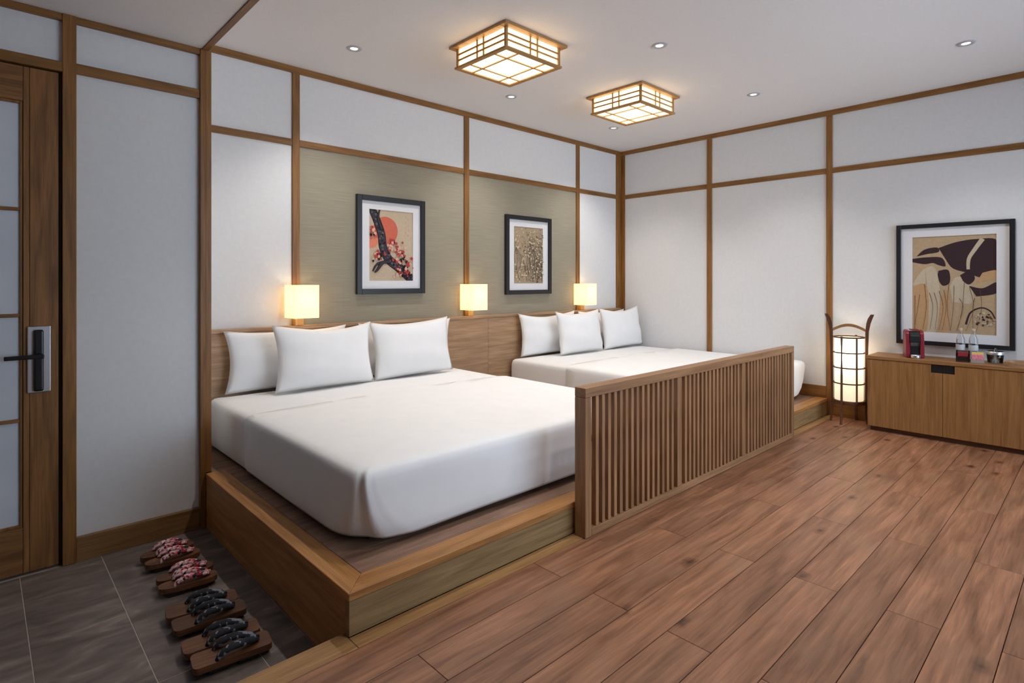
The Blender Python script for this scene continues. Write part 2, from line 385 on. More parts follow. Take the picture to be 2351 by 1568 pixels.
# walls the picture does not show
box('wall_left', XL-0.1, XL, YF, YL+0.1, -0.30, HC, WHITE, kind='structure')
bm = bmesh.new()
bx(bm, XL, WX0, YF-0.1, YF, -0.30, HC); bx(bm, WX1, 0.1, YF-0.1, YF, -0.30, HC)
bx(bm, WX0, WX1, YF-0.1, YF, -0.30, WZ0); bx(bm, WX0, WX1, YF-0.1, YF, WZ1, HC)
obj('wall_front', bm, WHITE, kind='structure')
w1 = thing('window_1', None, None); w1['kind'] = 'structure'
bm = bmesh.new()
for a, b in ((WX0, WX0+0.06), ((WX0+WX1)/2-0.03, (WX0+WX1)/2+0.03), (WX1-0.06, WX1)): bx(bm, a, b, YF-0.07, YF-0.03, WZ0, WZ1)
bx(bm, WX0, WX1, YF-0.07, YF-0.03, WZ0, WZ0+0.06); bx(bm, WX0, WX1, YF-0.07, YF-0.03, WZ1-0.06, WZ1)
obj('window_frame', bm, TRIM('X'), w1)
for a, b in ((WX0+0.06, (WX0+WX1)/2-0.03), ((WX0+WX1)/2+0.03, WX1-0.06)):
    box('pane', a, b, YF-0.052, YF-0.048, WZ0+0.06, WZ1-0.06, GLASS, w1)

# ------------------------------------------------------------------ entry door
d1 = thing('door_1', None, None); d1['kind'] = 'structure'
DY0, DY1 = YL+0.004, YL+0.046
DR, DLX, DZ0, DZ1 = -5.830, -6.795, HT+0.012, 2.410
box('stile', -5.945, DR, DY0, DY1, DZ0, DZ1, DOORW('Z'), d1, 0.002)
box('stile', -5.970, -5.946, DY0+0.001, DY1, DZ0, DZ1, DOORW('Z'), d1, 0.002)
box('stile', DLX, DLX+0.13, DY0, DY1, DZ0, DZ1, DOORW('Z'), d1, 0.002)
box('door_rail', DLX+0.13, -5.971, DY0+0.001, DY1, 2.235, DZ1, DOORW('X'), d1, 0.002)
box('door_rail', DLX+0.13, -5.971, DY0+0.001, DY1, DZ0, 0.080, DOORW('X'), d1, 0.002)
bm = bmesh.new()
for a, b, c, e in ((-5.983, -5.971, 0.080, 2.235), (DLX+0.13, DLX+0.142, 0.080, 2.235)): bx(bm, a, b, DY0+0.008, DY1, c, e, 0.002)
bx(bm, DLX+0.142, -5.983, DY0+0.008, DY1, 2.221, 2.235, 0.002); bx(bm, DLX+0.142, -5.983, DY0+0.008, DY1, 0.080, 0.094, 0.002)
obj('glazing_bead', bm, DOORW('Z'), d1)
zs = [0.094, 0.621, 1.152, 1.688, 2.221]
for z in zs[1:-1]: box('muntin', DLX+0.142, -5.983, DY0+0.006, DY1, z-0.009, z+0.009, DOORW('X'), d1, 0.002)
for k in range(4): box('pane', DLX+0.142, -5.983, DY0+0.020, DY0+0.028, zs[k]+(0.009 if k else 0), zs[k+1]-(0.009 if k < 3 else 0), FROST, d1)
# lock plate with lever
bm = bmesh.new(); bx(bm, -5.955, -5.862, DY0-0.012, DY0-0.001, 0.757, 1.095, 0.004, 2)
lp = obj('lock_plate', bm, CHROME, d1, label='brushed chrome lock plate')
bm = bmesh.new(); bx(bm, -5.932, -5.890, DY0-0.034, DY0-0.013, 0.765, 1.078, 0.010, 3)
obj('card_reader', bm, BLACKP, lp, label='black lock body')
bm = bmesh.new()
tube(bm, [(-5.905, DY0-0.034, 0.945), (-5.905, DY0-0.066, 0.945)], 0.014, 12)
bx(bm, -6.045, -5.892, DY0-0.076, DY0-0.058, 0.935, 0.956, 0.004, 2)
obj('lever', bm, BLACKP, lp, label='black lever handle')

# ------------------------------------------------------------------ bed platform
pf = thing('bed_platform', 'low honey oak platform with mitred rim carrying both white beds', 'platform')
prism_bm = bmesh.new(); bx(prism_bm, XP, -0.008, YP, YP+0.03, 0.003, 0.135, 0.0015)
obj('front_board', prism_bm, wood('riser_oak', (0.190, 0.118, 0.048, 1), (0.34, 0.225, 0.105, 1), 'X', vary=0), pf)
bm = bmesh.new(); bx(bm, XP, XP+0.03, YP+0.031, YL-0.013, HT+0.001, 0.135, 0.0015)
obj('side_board', bm, PLATW('Y'), pf)
RW = 0.105
bm = bmesh.new(); prism(bm, [(XP-0.003, YP-0.003), (-0.008, YP-0.003), (-0.008, YP+RW), (XP+RW, YP+RW)], 'Z', 0.136, HP, 0.002)
obj('rim', bm, PLATW('X'), pf)
bm = bmesh.new(); prism(bm, [(XP-0.003, YP-0.002), (XP+RW-0.001, YP+RW+0.001), (XP+RW-0.001, YL-0.014), (XP-0.003, YL-0.014)], 'Z', 0.136, HP, 0.002)
obj('rim', bm, PLATW('Y'), pf)
yy = YP+RW+0.002; k = 0
while yy < -0.08:
    y2 = min(yy+0.177, -0.075)
    x0d = XP+RW+0.001 if y2 < YL-0.03 else -5.10
    for a, b in ((x0d, -3.6 if k % 2 else -2.9), (-3.6 if k % 2 else -2.9, -0.008)):
        bm = bmesh.new(); cx_, cy_ = (a+b)/2, (yy+y2)/2
        bx(bm, a-cx_+0.001, b-cx_-0.001, yy-cy_+0.001, y2-cy_-0.001, -0.02, -0.002, 0.001)
        obj('deck_board', bm, DECKW('X'), pf, loc=(cx_, cy_, HP))
    yy = y2; k += 1

# ------------------------------------------------------------------ headboard
hb = thing('headboard', 'long pale oak headboard running behind both beds', 'headboard', (0, 0, HP))
cuts = [-5.085, -3.70, -2.36, -1.15, -0.105]
for a, b in zip(cuts, cuts[1:]): box('headboard_panel', a+0.0008, b-0.0008, -0.068, -0.008, 0.001, 0.785, HEADW('X'), hb, 0.001)
box('top_cap', -5.085, -0.105, -0.078, -0.008, 0.786, 0.812, HEADW('X'), hb, 0.002)

# ------------------------------------------------------------------ beds
def rrect(hx, hy, r, nc=14, ns=14, hr=None):
    r = max(0.004, min(r, hx, hy)); pts = []
    # start on the left side going towards the foot (-y), counter-clockwise seen from above
    cs = [((-hx+r, -hy+r), PI), ((hx-r, -hy+r), 1.5*PI), ((hx-r, hy-r), 0), ((-hx+r, hy-r), 0.5*PI)]
    rs = [r, r, min(r, hr), min(r, hr)] if hr else [r]*4
    cs = [((-hx+rs[0], -hy+rs[0]), PI), ((hx-rs[1], -hy+rs[1]), 1.5*PI), ((hx-rs[2], hy-rs[2]), 0), ((-hx+rs[3], hy-rs[3]), 0.5*PI)]
    for i, ((cx_, cy_), a0) in enumerate(cs):
        q = rs[i]; q2 = rs[(i+1) % 4]
        for j in range(nc+1):
            a = a0+0.5*PI*j/nc
            pts.append((cx_+q*math.cos(a), cy_+q*math.sin(a), i, j/nc))
        (nx_, ny_), na = cs[(i+1) % 4]
        p0 = (cx_+q*math.cos(a0+0.5*PI), cy_+q*math.sin(a0+0.5*PI)); p1 = (nx_+q2*math.cos(na), ny_+q2*math.sin(na))
        for j in range(1, ns): pts.append((p0[0]+(p1[0]-p0[0])*j/ns, p0[1]+(p1[1]-p0[1])*j/ns, -1, 0))
    return pts
def bedmesh(hx, hy, h, grow=0.0, z0=0.0, seed=1, pleat=True):
    bm = bmesh.new()
    lev = [(0.016, z0, 0.30), (0.006, z0+0.02, 0.27), (0.001, z0+0.07, 0.21), (0.0, h*0.45, 0.14), (0.0, h*0.68, 0.10), (0.002, h*0.83, 0.085),
           (0.009, h*0.915, 0.08), (0.024, h*0.958, 0.08), (0.060, h*0.975, 0.08), (0.11, h*0.988, 0.07), (0.20, h*0.996, 0.05), (0.34, h*1.002, 0.04), (0.55, h*1.006, 0.03), (0.80, h*1.008, 0.02)]
    rows = []
    for li, (ins, z, r) in enumerate(lev):
        row = []
        for (x, y, c, t) in rrect(hx-ins+grow, hy-ins+grow, r, hr=0.05):
            rr = math.hypot(x, y); nx_, ny_ = x/rr, y/rr
            side = max(0.0, 1-ins/0.06)
            w = 0.004*math.sin(7.3*x+3.1*y+seed)*math.sin(5*z/h+2*x)*side
            if pleat and c == 0: w += side*(0.016*math.exp(-((t-0.66)/0.09)**2)-0.012*math.exp(-((t-0.47)/0.10)**2))*(1-0.35*z/h)
            zz = z+grow*(0 if li < 4 else 1)+0.0025*math.sin(3.1*x+seed)*math.sin(2.7*y)*(1 if li > 7 else 0)
            row.append(bm.verts.new((x+nx_*w, y+ny_*w, zz)))
        rows.append(row)
    n = len(rows[0])
    for a, b in zip(rows, rows[1:]):
        for i in range(n): bm.faces.new([a[i], a[(i+1) % n], b[(i+1) % n], b[i]])
    bm.faces.new(rows[-1])
    return bm
def make_bed(name, x0, x1, y0, y1, label, seed):
    hx, hy = (x1-x0)/2, (y1-y0)/2
    t = thing(name, label, 'bed', ((x0+x1)/2, (y0+y1)/2, HP))
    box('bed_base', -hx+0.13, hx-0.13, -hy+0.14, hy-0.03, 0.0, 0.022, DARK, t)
    h = 0.354-0.022
    m = bedmesh(hx-0.012, hy-0.012, h, 0, 0, seed, False); bmesh.ops.translate(m, verts=list(m.verts), vec=(0, 0, 0.022))
    obj('mattress', m, LINEN, t, smooth=True, label='mattress in a white fitted sheet')
    m = bedmesh(hx-0.012, hy-0.012, h, 0.012, 0.004, seed, True); bmesh.ops.translate(m, verts=list(m.verts), vec=(0, 0, 0.022))
    ysplit = hy-0.80
    bmesh.ops.bisect_plane(m, geom=list(m.verts)+list(m.edges)+list(m.faces), plane_co=(0, ysplit, 0), plane_no=(0, 1, 0), clear_outer=True)
    o = obj('top_sheet', m, LINEN, t, smooth=True, label='white top sheet tucked with a corner pleat')
    sm = o.modifiers.new('thickness', 'SOLIDIFY'); sm.thickness = 0.009; sm.offset = -1
    return t
make_bed('bed', -4.985, -2.84, -2.275, -0.082, 'white-sheeted bed nearest the clogs, its foot only partly behind the slatted screen', 1)
make_bed('bed', -2.10, -0.03, -2.310, -0.082, 'white-sheeted bed against the plain white side wall, mostly behind the slatted screen', 4)

def pillow_mesh(w, h, t, seed):
    rnd = random.Random(seed); bm = bmesh.new(); nu, nv = 26, 18
    ph = [rnd.uniform(0, 6) for _ in range(6)]
    grid = {}
    for s in (1, -1):
        for i in range(nu+1):
            for j in range(nv+1):
                u = -1+2*i/nu; v = -1+2*j/nv
                edge = i in (0, nu) or j in (0, nv)
                if s == -1 and edge: grid[(s, i, j)] = grid[(1, i, j)]; continue
                top = 0.19 if v > 0 else 0.03
                x = w/2*u*(1-0.085*(1-v*v)); z = h/2*v*(1-top*(1-u*u)*abs(v))
                prof = max(0.0, (1-abs(u)**2.6))**0.55*max(0.0, (1-abs(v)**2.4))**0.55
                belly = 1.0+0.25*(-v)*(1-v*v)
                y = -s*t/2*prof*belly
                y += 0.004*math.sin(4*u+3*v+ph[0])*math.sin(5*v-2*u+ph[1])*(0 if edge else 1)
                y += 0.0035*math.sin(9*u*v+ph[2])*(abs(u)**2)*(0 if edge else 1)
                z += 0.006*math.sin(3*u+ph[3])*(v > 0)
                grid[(s, i, j)] = bm.verts.new((x, y, z+h/2))
    for s in (1, -1):
        for i in range(nu):
            for j in range(nv):
                q = [grid[(s, i, j)], grid[(s, i+1, j)], grid[(s, i+1, j+1)], grid[(s, i, j+1)]]
                try: bm.faces.new(q if s == 1 else q[::-1])
                except ValueError: pass
    return bm
def pillow(x, y, z, w, h, t, lean, yaw, label, group, seed, roll=0.0):
    o = obj('pillow', pillow_mesh(w, h, t, seed), LINEN, None, smooth=True, label=label, cat='pillow', group=group)
    o.location = (x, y, z); o.rotation_euler = (-lean, roll, yaw)
ZT = HP+0.362
G1, G2 = 'pillows on the bed nearest the clogs', 'pillows on the bed by the side wall'
pillow(-4.415, -0.165, ZT+0.002, 0.93, 0.450, 0.14, 0.08, 0.0, 'white pillow leaning on the headboard under the sconce by the plain white panel', G1, 1)
pillow(-3.365, -0.165, ZT+0.002, 0.95, 0.450, 0.14, 0.08, 0.0, 'white pillow hidden behind another under the red-sun print, only its edge showing', G1, 2)
pillow(-4.225, -0.385, ZT+0.004, 0.79, 0.475, 0.18, 0.15, 0.02, 'plump white pillow in front of the one beside the plain white panel', G1, 3, 0.01)
pillow(-3.44, -0.375, ZT+0.004, 0.78, 0.480, 0.18, 0.15, -0.02, 'plump white front pillow under the red-sun print, beside the bare stretch of headboard', G1, 4, -0.02)
pillow(-1.54, -0.165, ZT+0.002, 0.91, 0.450, 0.14, 0.08, 0.0, 'white rear pillow of the bed by the side wall, beside the bare stretch of headboard', G2, 5)
pillow(-0.57, -0.165, ZT+0.002, 0.91, 0.450, 0.14, 0.08, 0.0, 'white pillow in the room corner hidden behind another, only its edge showing', G2, 6)
pillow(-1.235, -0.375, ZT+0.004, 0.77, 0.475, 0.17, 0.15, 0.02, 'plump white front pillow under the framed brown flower print', G2, 7)
pillow(-0.440, -0.365, ZT+0.004, 0.77, 0.480, 0.17, 0.15, -0.02, 'plump white front pillow beside the side wall under the corner sconce', G2, 8, -0.02)

# ------------------------------------------------------------------ slatted screen
sc = thing('slatted_screen', 'long low wooden slatted screen standing along the foot of the beds', 'screen', (-3.87, -2.571, 0.002))
SL, SD, SH = 2.77, 0.072, 0.772
box('end_post', 0.0, 0.05, 0.0, SD, 0.0, SH-0.051, SCRW('Z'), sc, 0.002)
box('end_post', SL-0.05, SL, 0.0, SD, 0.0, SH-0.051, SCRW('Z'), sc, 0.002)
box('top_rail', 0.0, SL, 0.0, SD, SH-0.05, SH, SCRW('X'), sc, 0.002)
box('bottom_rail', 0.0505, SL-0.0505, 0.0, SD, 0.0, 0.042, SCRW('X'), sc, 0.002)
secs = [(0.05, 0.900), (0.952, 1.795), (1.852, SL-0.05)]
box('mullion', 0.900, 0.951, 0.002, SD-0.01, 0.0425, SH-0.0505, SCRW('Z'), sc, 0.002)
box('mullion', 1.796, 1.851, 0.002, SD-0.01, 0.0425, SH-0.0505, SCRW('Z'), sc, 0.002)
bm = bmesh.new(); bx(bm, -0.0125, 0.0125, -0.004, 0.026, 0.0425, SH-0.0505, 0.0012)
slat0 = obj('slat', bm, SCRW('Z'), sc)
first = True
for a, b in secs:
    for k in range(15):
        s_ = slat0 if first else slat0.copy()
        if not first: COL.objects.link(s_); s_.parent = sc
        first = False
        s_.location = (a+(b-a)*(k+1)/16, 0.008, 0)
for z in (0.27, 0.475):
    for a, b in secs: box('cross_rail', a+0.001, b-0.001, 0.0345, 0.058, z, z+0.028, SCRW('X'), sc, 0.001)

# ------------------------------------------------------------------ ceiling lanterns
LW = lambda ax: wood('lantern_wood', (0.34, 0.17, 0.05, 1), (0.55, 0.31, 0.11, 1), ax, vary=0.05)
PAPER = emit('lantern_paper', (1.0, 0.87, 0.62, 1), LANTERN_E, 0.05, 60, (0.6, 0.55, 0.45))
def bulb(parent, loc, watts, col, r=0.03):
    ld = bpy.data.lights.new('bulb', 'POINT'); ld.energy = watts; ld.color = col; ld.shadow_soft_size = r
    lo = bpy.data.objects.new('bulb', ld); COL.objects.link(lo); lo.parent = parent; lo.location = loc
def ceiling_lantern(x, y, label):
    t = thing('ceiling_lantern', label, 'ceiling lamp', (x, y, HC))
    R, r, zb = 0.303, 0.255, -0.165
    bm = bmesh.new()
    for s in (-1, 1):
        bx(bm, -R, R, min(s*R, s*(R-0.055)), max(s*R, s*(R-0.055)), -0.020, -0.001, 0.003)
        bx(bm, min(s*R, s*(R-0.055)), max(s*R, s*(R-0.055)), -R+0.055, R-0.055, -0.020, -0.001, 0.003)
    obj('top_frame', bm, LW('X'), t)
    bm = bmesh.new(); q = 0.275
    for s in (-1, 1):
        bx(bm, -q, q, min(s*q, s*(q-0.036)), max(s*q, s*(q-0.036)), zb, zb+0.016, 0.003)
        bx(bm, min(s*q, s*(q-0.036)), max(s*q, s*(q-0.036)), -q+0.036, q-0.036, zb, zb+0.016, 0.003)
    obj('bottom_frame', bm, LW('X'), t)
    for sx in (-1, 1):
        for sy in (-1, 1):
            box('corner_post', sx*r-0.010, sx*r+0.010, sy*r-0.010, sy*r+0.010, zb+0.0165, -0.0205, LW('Z'), t, 0.002)
    z0, z1 = zb+0.0165, -0.0205
    for s in (-1, 1):     # side diffusers and their bars
        box('side_diffuser', -r+0.0105, r-0.0105, s*(r-0.004)-0.0015, s*(r-0.004)+0.0015, z0, z1, PAPER, t)
        box('side_diffuser', s*(r-0.004)-0.0015, s*(r-0.004)+0.0015, -r+0.0105, r-0.0105, z0, z1, PAPER, t)
        for kz in (1, 2):
            z = z0+(z1-z0)*(0.04+kz*0.32)
            a, b = sorted((s*(r-0.002), s*(r+0.006)))
            box('side_bar', -r+0.0105, r-0.0105, a, b, z-0.006, z+0.006, LW('X'), t)
            box('side_bar', a, b, -r+0.0105, r-0.0105, z-0.006, z+0.006, LW('Y'), t)
        for dx in (-0.034, 0.034):
            a, b = sorted((s*(r+0.0005), s*(r+0.0085)))
            box('side_bar', dx-0.006, dx+0.006, a, b, z0, z1, LW('Z'), t)
            box('side_bar', a, b, dx-0.006, dx+0.006, z0, z1, LW('Z'), t)
    box('bottom_diffuser', -q+0.037, q-0.037, -q+0.037, q-0.037, zb+0.010, zb+0.013, PAPER, t)
    for dx in (-0.13, 0.13):
        box('bottom_bar', dx-0.006, dx+0.006, -q+0.037, q-0.037, zb+0.002, zb+0.0095, LW('Y'), t)
        box('bottom_bar', -q+0.037, q-0.037, dx-0.006, dx+0.006, zb+0.001, zb+0.0085, LW('X'), t)
    bulb(t, (0, 0, -0.035), 3.0, (1.0, 0.88, 0.68))
    return t
ceiling_lantern(-3.36, -1.44, 'glowing square wood-and-paper ceiling lantern over the bed nearest the clogs')
ceiling_lantern(-1.765, -1.405, 'glowing square wood-and-paper ceiling lantern over the bed by the side wall')

# ------------------------------------------------------------------ downlights
LED = emit('downlight_led', (1.0, 0.97, 0.93, 1), 5.0)
def downlight(x, y, where):
    t = thing('downlight', 'small round recessed white downlight '+where, 'downlight', (x, y, HC), 0, 'recessed downlights in the main ceiling')
    bm = bmesh.new(); lathe(bm, [(0.026, -0.002), (0.036, -0.008), (0.050, -0.007), (0.056, -0.0005)], 28, cap=False)
    obj('trim_ring', bm, RINGW, t, smooth=True)
    bm = bmesh.new(); lathe(bm, [(0.027, -0.0022), (0.001, -0.0020)], 28, cap=False)
    obj('lens', bm, LED, t)
    ld = bpy.data.lights.new('beam', 'SPOT'); ld.energy = SPOT_W; ld.color = SPOT_C
    ld.spot_size = math.radians(112); ld.spot_blend = 0.75; ld.shadow_soft_size = 0.035
    lo = bpy.data.objects.new('beam', ld); COL.objects.link(lo); lo.parent = t; lo.location = (0, 0, -0.045)
for x, cw in ((-4.148, 'nearest the entry post'), (-2.58, 'midway along the room'), (-1.03, 'nearest the side wall')):
    for y, rw in ((-0.645, 'above the pillows'), (-2.195, 'above the foot of the beds'), (-3.71, 'above the open plank floor')): downlight(x, y, rw+', '+cw)

# ------------------------------------------------------------------ wall sconces
SHADE = emit('sconce_linen', (1.0, 0.80, 0.48, 1), SCONCE_E, 0.2, 160, (0.6, 0.50, 0.34))
def sconce(x, label):
    t = thing('wall_sconce', label, 'wall lamp', (x, -0.006, HP+0.813))
    bm = bmesh.new(); bx(bm, -0.034, 0.034, -0.066, 0.0, 0.0, 0.060, 0.003); obj('wood_block', bm, wood('block_oak', (0.40, 0.20, 0.05, 1), (0.60, 0.34, 0.10, 1), 'Z', vary=0), t)
    bm = bmesh.new(); z0, z1 = 0.062, 0.315; X, Y0, Y1, w = 0.096, -0.200, -0.012, 0.003
    bx(bm, -X, X, Y0, Y0+w, z0, z1); bx(bm, -X, X, Y1-w, Y1, z0, z1); bx(bm, -X, -X+w, Y0+w, Y1-w, z0, z1); bx(bm, X-w, X, Y0+w, Y1-w, z0, z1)
    obj('lamp_shade', bm, SHADE, t, label='square cream linen shade')
    bm = bmesh.new(); tube(bm, [(0, -0.05, 0.060), (0, -0.10, 0.075), (0, -0.10, 0.12)], 0.008, 8)
    obj('lamp_holder', bm, plain('brass', (0.55, 0.38, 0.15, 1), 0.3, 1.0), t)
    bulb(t, (0.01, -0.118, 0.21), 0.75, (1.0, 0.82, 0.58))
sconce(-4.3085, 'lit square linen wall sconce between the white panel and the red-sun print')
sconce(-2.586, 'lit square linen wall sconce between the two framed flower prints')
sconce(-0.871, 'lit square linen wall sconce nearest the room corner')

# ------------------------------------------------------------------ framed prints
class Sheet:
    """flat printed sheet: coloured polygons stacked by hair-thin ink layers"""
    def __init__(s, w, h): s.w, s.h, s.bm, s.mats, s.lay = w, h, bmesh.new(), [], 0
    def mi(s, mat):
        if mat not in s.mats: s.mats.append(mat)
        return s.mats.index(mat)
    def poly(s, mat, pts):
        s.lay += 1; d = -0.00003*s.lay
        cl = [(max(-s.w/2, min(s.w/2, u)), max(-s.h/2, min(s.h/2, v))) for u, v in pts]
        out = []
        for p in cl:
            if not out or (abs(p[0]-out[-1][0])+abs(p[1]-out[-1][1])) > 1e-5: out.append(p)
        if len(out) > 1 and abs(out[0][0]-out[-1][0])+abs(out[0][1]-out[-1][1]) < 1e-5: out.pop()
        if len(out) < 3: return
        f = s.bm.faces.new([s.bm.verts.new((u, d, v)) for u, v in out]); f.material_index = s.mi(mat)
        if len(out) > 4: bmesh.ops.triangulate(s.bm, faces=[f])
    def stroke(s, mat, pts, w0, w1=None):
        w1 = w0 if w1 is None else w1; L_, R_ = [], []
        n = len(pts)
        for i, p in enumerate(pts):
            a, b = pts[max(i-1, 0)], pts[min(i+1, n-1)]
            dx, dy = b[0]-a[0], b[1]-a[1]; l = math.hypot(dx, dy) or 1
            w = w0+(w1-w0)*i/(n-1)
            L_.append((p[0]-dy/l*w/2, p[1]+dx/l*w/2)); R_.append((p[0]+dy/l*w/2, p[1]-dx/l*w/2))
        for i in range(n-1): s.poly(mat, [L_[i], L_[i+1], R_[i+1], R_[i]])
    def disc(s, mat, u, v, r, n=10, sq=1.0): s.poly(mat, [(u+r*math.cos(2*PI*i/n), v+r*sq*math.sin(2*PI*i/n)) for i in range(n)])
def ink(name, r, g, b): return plain('ink_'+name, srgb(r, g, b), 0.8, noise=0.06, nscale=45, spec=0.2)
def curve(pts, n=8):
    out = []
    P = [pts[0]]+list(pts)+[pts[-1]]
    for i in range(1, len(P)-2):
        for k in range(n):
            t = k/n
            out.append(tuple(0.5*((2*P[i][c])+(-P[i-1][c]+P[i+1][c])*t+(2*P[i-1][c]-5*P[i][c]+4*P[i+1][c]-P[i+2][c])*t*t+(-P[i-1][c]+3*P[i][c]-3*P[i+1][c]+P[i+2][c])*t**3) for c in (0, 1)))
    out.append(tuple(pts[-1])); return out
def framed(label, loc, rotz, W, H, aw, ah, sheet, fw_=0.045, adx=0.0, adz=0.0):
    t = thing('framed_print', label, 'picture', loc, rotz)
    bm = bmesh.new(); D0, D1 = -0.036, -0.001
    bx(bm, -W/2, -W/2+fw_, D0, D1, -H/2, H/2, 0.002); bx(bm, W/2-fw_, W/2, D0, D1, -H/2, H/2, 0.002)
    bx(bm, -W/2+fw_, W/2-fw_, D0, D1, -H/2, -H/2+fw_, 0.002); bx(bm, -W/2+fw_, W/2-fw_, D0, D1, H/2-fw_, H/2, 0.002)
    obj('frame', bm, BLACKF, t, label='slim black frame')
    bm = bmesh.new(); g = 0.004
    X0, X1, Z0, Z1 = -W/2+fw_, W/2-fw_, -H/2+fw_, H/2-fw_
    a0, a1, c0, c1 = adx-aw/2, adx+aw/2, adz-ah/2, adz+ah/2
    bx(bm, X0, a0, -0.016, -0.010, Z0, Z1); bx(bm, a1, X1, -0.016, -0.010, Z0, Z1); bx(bm, a0, a1, -0.016, -0.010, Z0, c0); bx(bm, a0, a1, -0.016, -0.010, c1, Z1)
    obj('mat_board', bm, MATB, t, label='white mat board')
    o = obj('print', sheet.bm, sheet.mats, t); o.location = (adx, -0.0098, adz)
    box('backing', X0, X1, -0.0094, -0.002, Z0, Z1, MATB, t)
# print 1: old branch, red sun, blossoms
s1 = Sheet(0.446, 0.624); w, h = s1.w, s1.h
paper1, sun, bark, bark2, red, pinkk, blk = ink('paper1', 190, 172, 148), ink('sun', 200, 104, 84), ink('bark', 62, 58, 66), ink('bark2', 96, 92, 98), ink('red', 176, 62, 58), ink('pink', 214, 168, 150), ink('black', 36, 30, 32)
s1.poly(paper1, [(-w/2, -h/2), (w/2, -h/2), (w/2, h/2), (-w/2, h/2)])
s1.disc(sun, -0.06, 0.13, 0.125, 40); s1.poly(ink('sunlow', 214, 128, 104), [(-w/2, -0.03), (-0.16, -0.02), (-0.11, 0.05), (-w/2, 0.09)])
tr = curve([(-0.20, 0.33), (-0.14, 0.20), (-0.10, 0.09), (-0.085, -0.02), (-0.03, -0.12), (0.07, -0.19), (0.15, -0.25), (0.24, -0.33)])
s1.stroke(blk, tr, 0.074, 0.090); s1.stroke(bark, tr, 0.062, 0.078)
rn = random.Random(3)
for p in tr[::2]:
    for _ in range(3): s1.disc(bark2 if rn.random() < .6 else blk, p[0]+rn.uniform(-.025, .025), p[1]+rn.uniform(-.02, .02), rn.uniform(.006, .013), 6)
for br in ([(-0.10, 0.14), (-0.135, 0.24), (-0.12, 0.32)], [(-0.02, -0.14), (-0.09, -0.15), (-0.15, -0.17), (-0.19, -0.23)], [(-0.10, -0.155), (-0.14, -0.21), (-0.17, -0.24)]):
    s1.stroke(blk, curve(br), 0.036, 0.012); s1.stroke(bark, curve(br), 0.024, 0.005)
for (cu, cv, ru, rv, n) in ((0.03, 0.0, 0.10, 0.06, 36), (0.10, -0.10, 0.08, 0.09, 34), (-0.15, -0.09, 0.06, 0.06, 26), (0.10, -0.24, 0.09, 0.05, 26), (-0.19, 0.12, 0.04, 0.06, 14), (0.17, -0.17, 0.05, 0.07, 14)):
    for _ in range(n):
        u, v = cu+rn.gauss(0, .5)*ru, cv+rn.gauss(0, .5)*rv; k = rn.random()
        s1.disc(red if k < .42 else (pinkk if k < .78 else blk), u, v, rn.uniform(.008, .016), 6)
for k in range(9): s1.stroke(ink('script', 140, 122, 96), [(0.135+0.03*(k % 2)-0.006*(k // 6), 0.27-0.024*k), (0.143+0.03*(k % 2), 0.262-0.024*k)], 0.003)
framed('black-framed print of a gnarled blossoming branch over a red sun', (-3.4455, -0.002+0.011, 1.640), 0, 0.693, 0.856, w, h, s1, 0.046)
# print 2: fine brown grasses and blossoms
s2 = Sheet(0.449, 0.617); w, h = s2.w, s2.h
p2a, p2b, p2c, p2d = ink('paper2', 168, 148, 122), ink('p2dark', 92, 78, 66), ink('p2grey', 128, 116, 100), ink('p2light', 205, 190, 160)
s2.poly(p2a, [(-w/2, -h/2), (w/2, -h/2), (w/2, h/2), (-w/2, h/2)])
rn = random.Random(11)
for k in range(34):
    u = w/2-rn.random()**1.2*w*0.95; v = -h/2+rn.random()*0.2
    s2.stroke(p2c if k % 2 else p2b, curve([(u, v), (u+rn.uniform(-.06, .04), v+0.15), (u+rn.uniform(-.14, .06), v+rn.uniform(.25, .42))], 5), 0.006, 0.002)
for k in range(430):
    u = w/2-abs(rn.gauss(0, .8))*w*0.75; v = rn.choice((-0.22, -0.10, 0.04, 0.17))+rn.gauss(0, 0.07)
    if abs(u) > w/2-.005 or abs(v) > h/2-.005: continue
    s2.disc(rn.choice((p2b, p2c, p2c, p2d, p2d)), u, v, rn.uniform(.005, .013), 5, rn.uniform(.5, 1))
framed('black-framed faded brown print of fine flowering grasses', (-1.7155, 0.009, 1.608), 0, 0.705, 0.854, w, h, s2, 0.046)
# print 3: plain stand-in composition of plum, tan and cream drapery shapes
s3 = Sheet(0.580, 0.845); w, h = s3.w, s3.h
tan, plum, cream, ochre, brown = ink('tan', 178, 155, 124), ink('plum', 58, 42, 46), ink('cream', 190, 176, 152), ink('ochre', 186, 150, 110), ink('brown', 96, 68, 48)
s3.poly(tan, [(-w/2, -h/2), (w/2, -h/2), (w/2, h/2), (-w/2, h/2)])
s3.poly(plum, curve([(-0.10, 0.32), (0.02, 0.365), (0.16, 0.385), (0.30, 0.36), (0.30, 0.12), (0.20, 0.06), (0.10, 0.10), (0.0, 0.14), (-0.05, 0.22)], 6))
s3.stroke(cream, curve([(0.20, 0.385), (0.15, 0.30), (0.11, 0.22), (0.105, 0.13)], 8), 0.034, 0.022)
s3.poly(plum, curve([(-0.26, 0.25), (-0.20, 0.31), (-0.11, 0.325), (-0.10, 0.285), (-0.18, 0.27)], 6))
s3.poly(plum, curve([(-0.29, 0.23), (-0.20, 0.24), (-0.08, 0.235), (-0.05, 0.16), (-0.10, 0.17), (-0.14, 0.19), (-0.20, 0.18), (-0.29, 0.20)], 6))
s3.poly(plum, curve([(-0.10, 0.12), (-0.03, 0.125), (-0.02, 0.02), (-0.07, -0.01), (-0.11, 0.06)], 5))
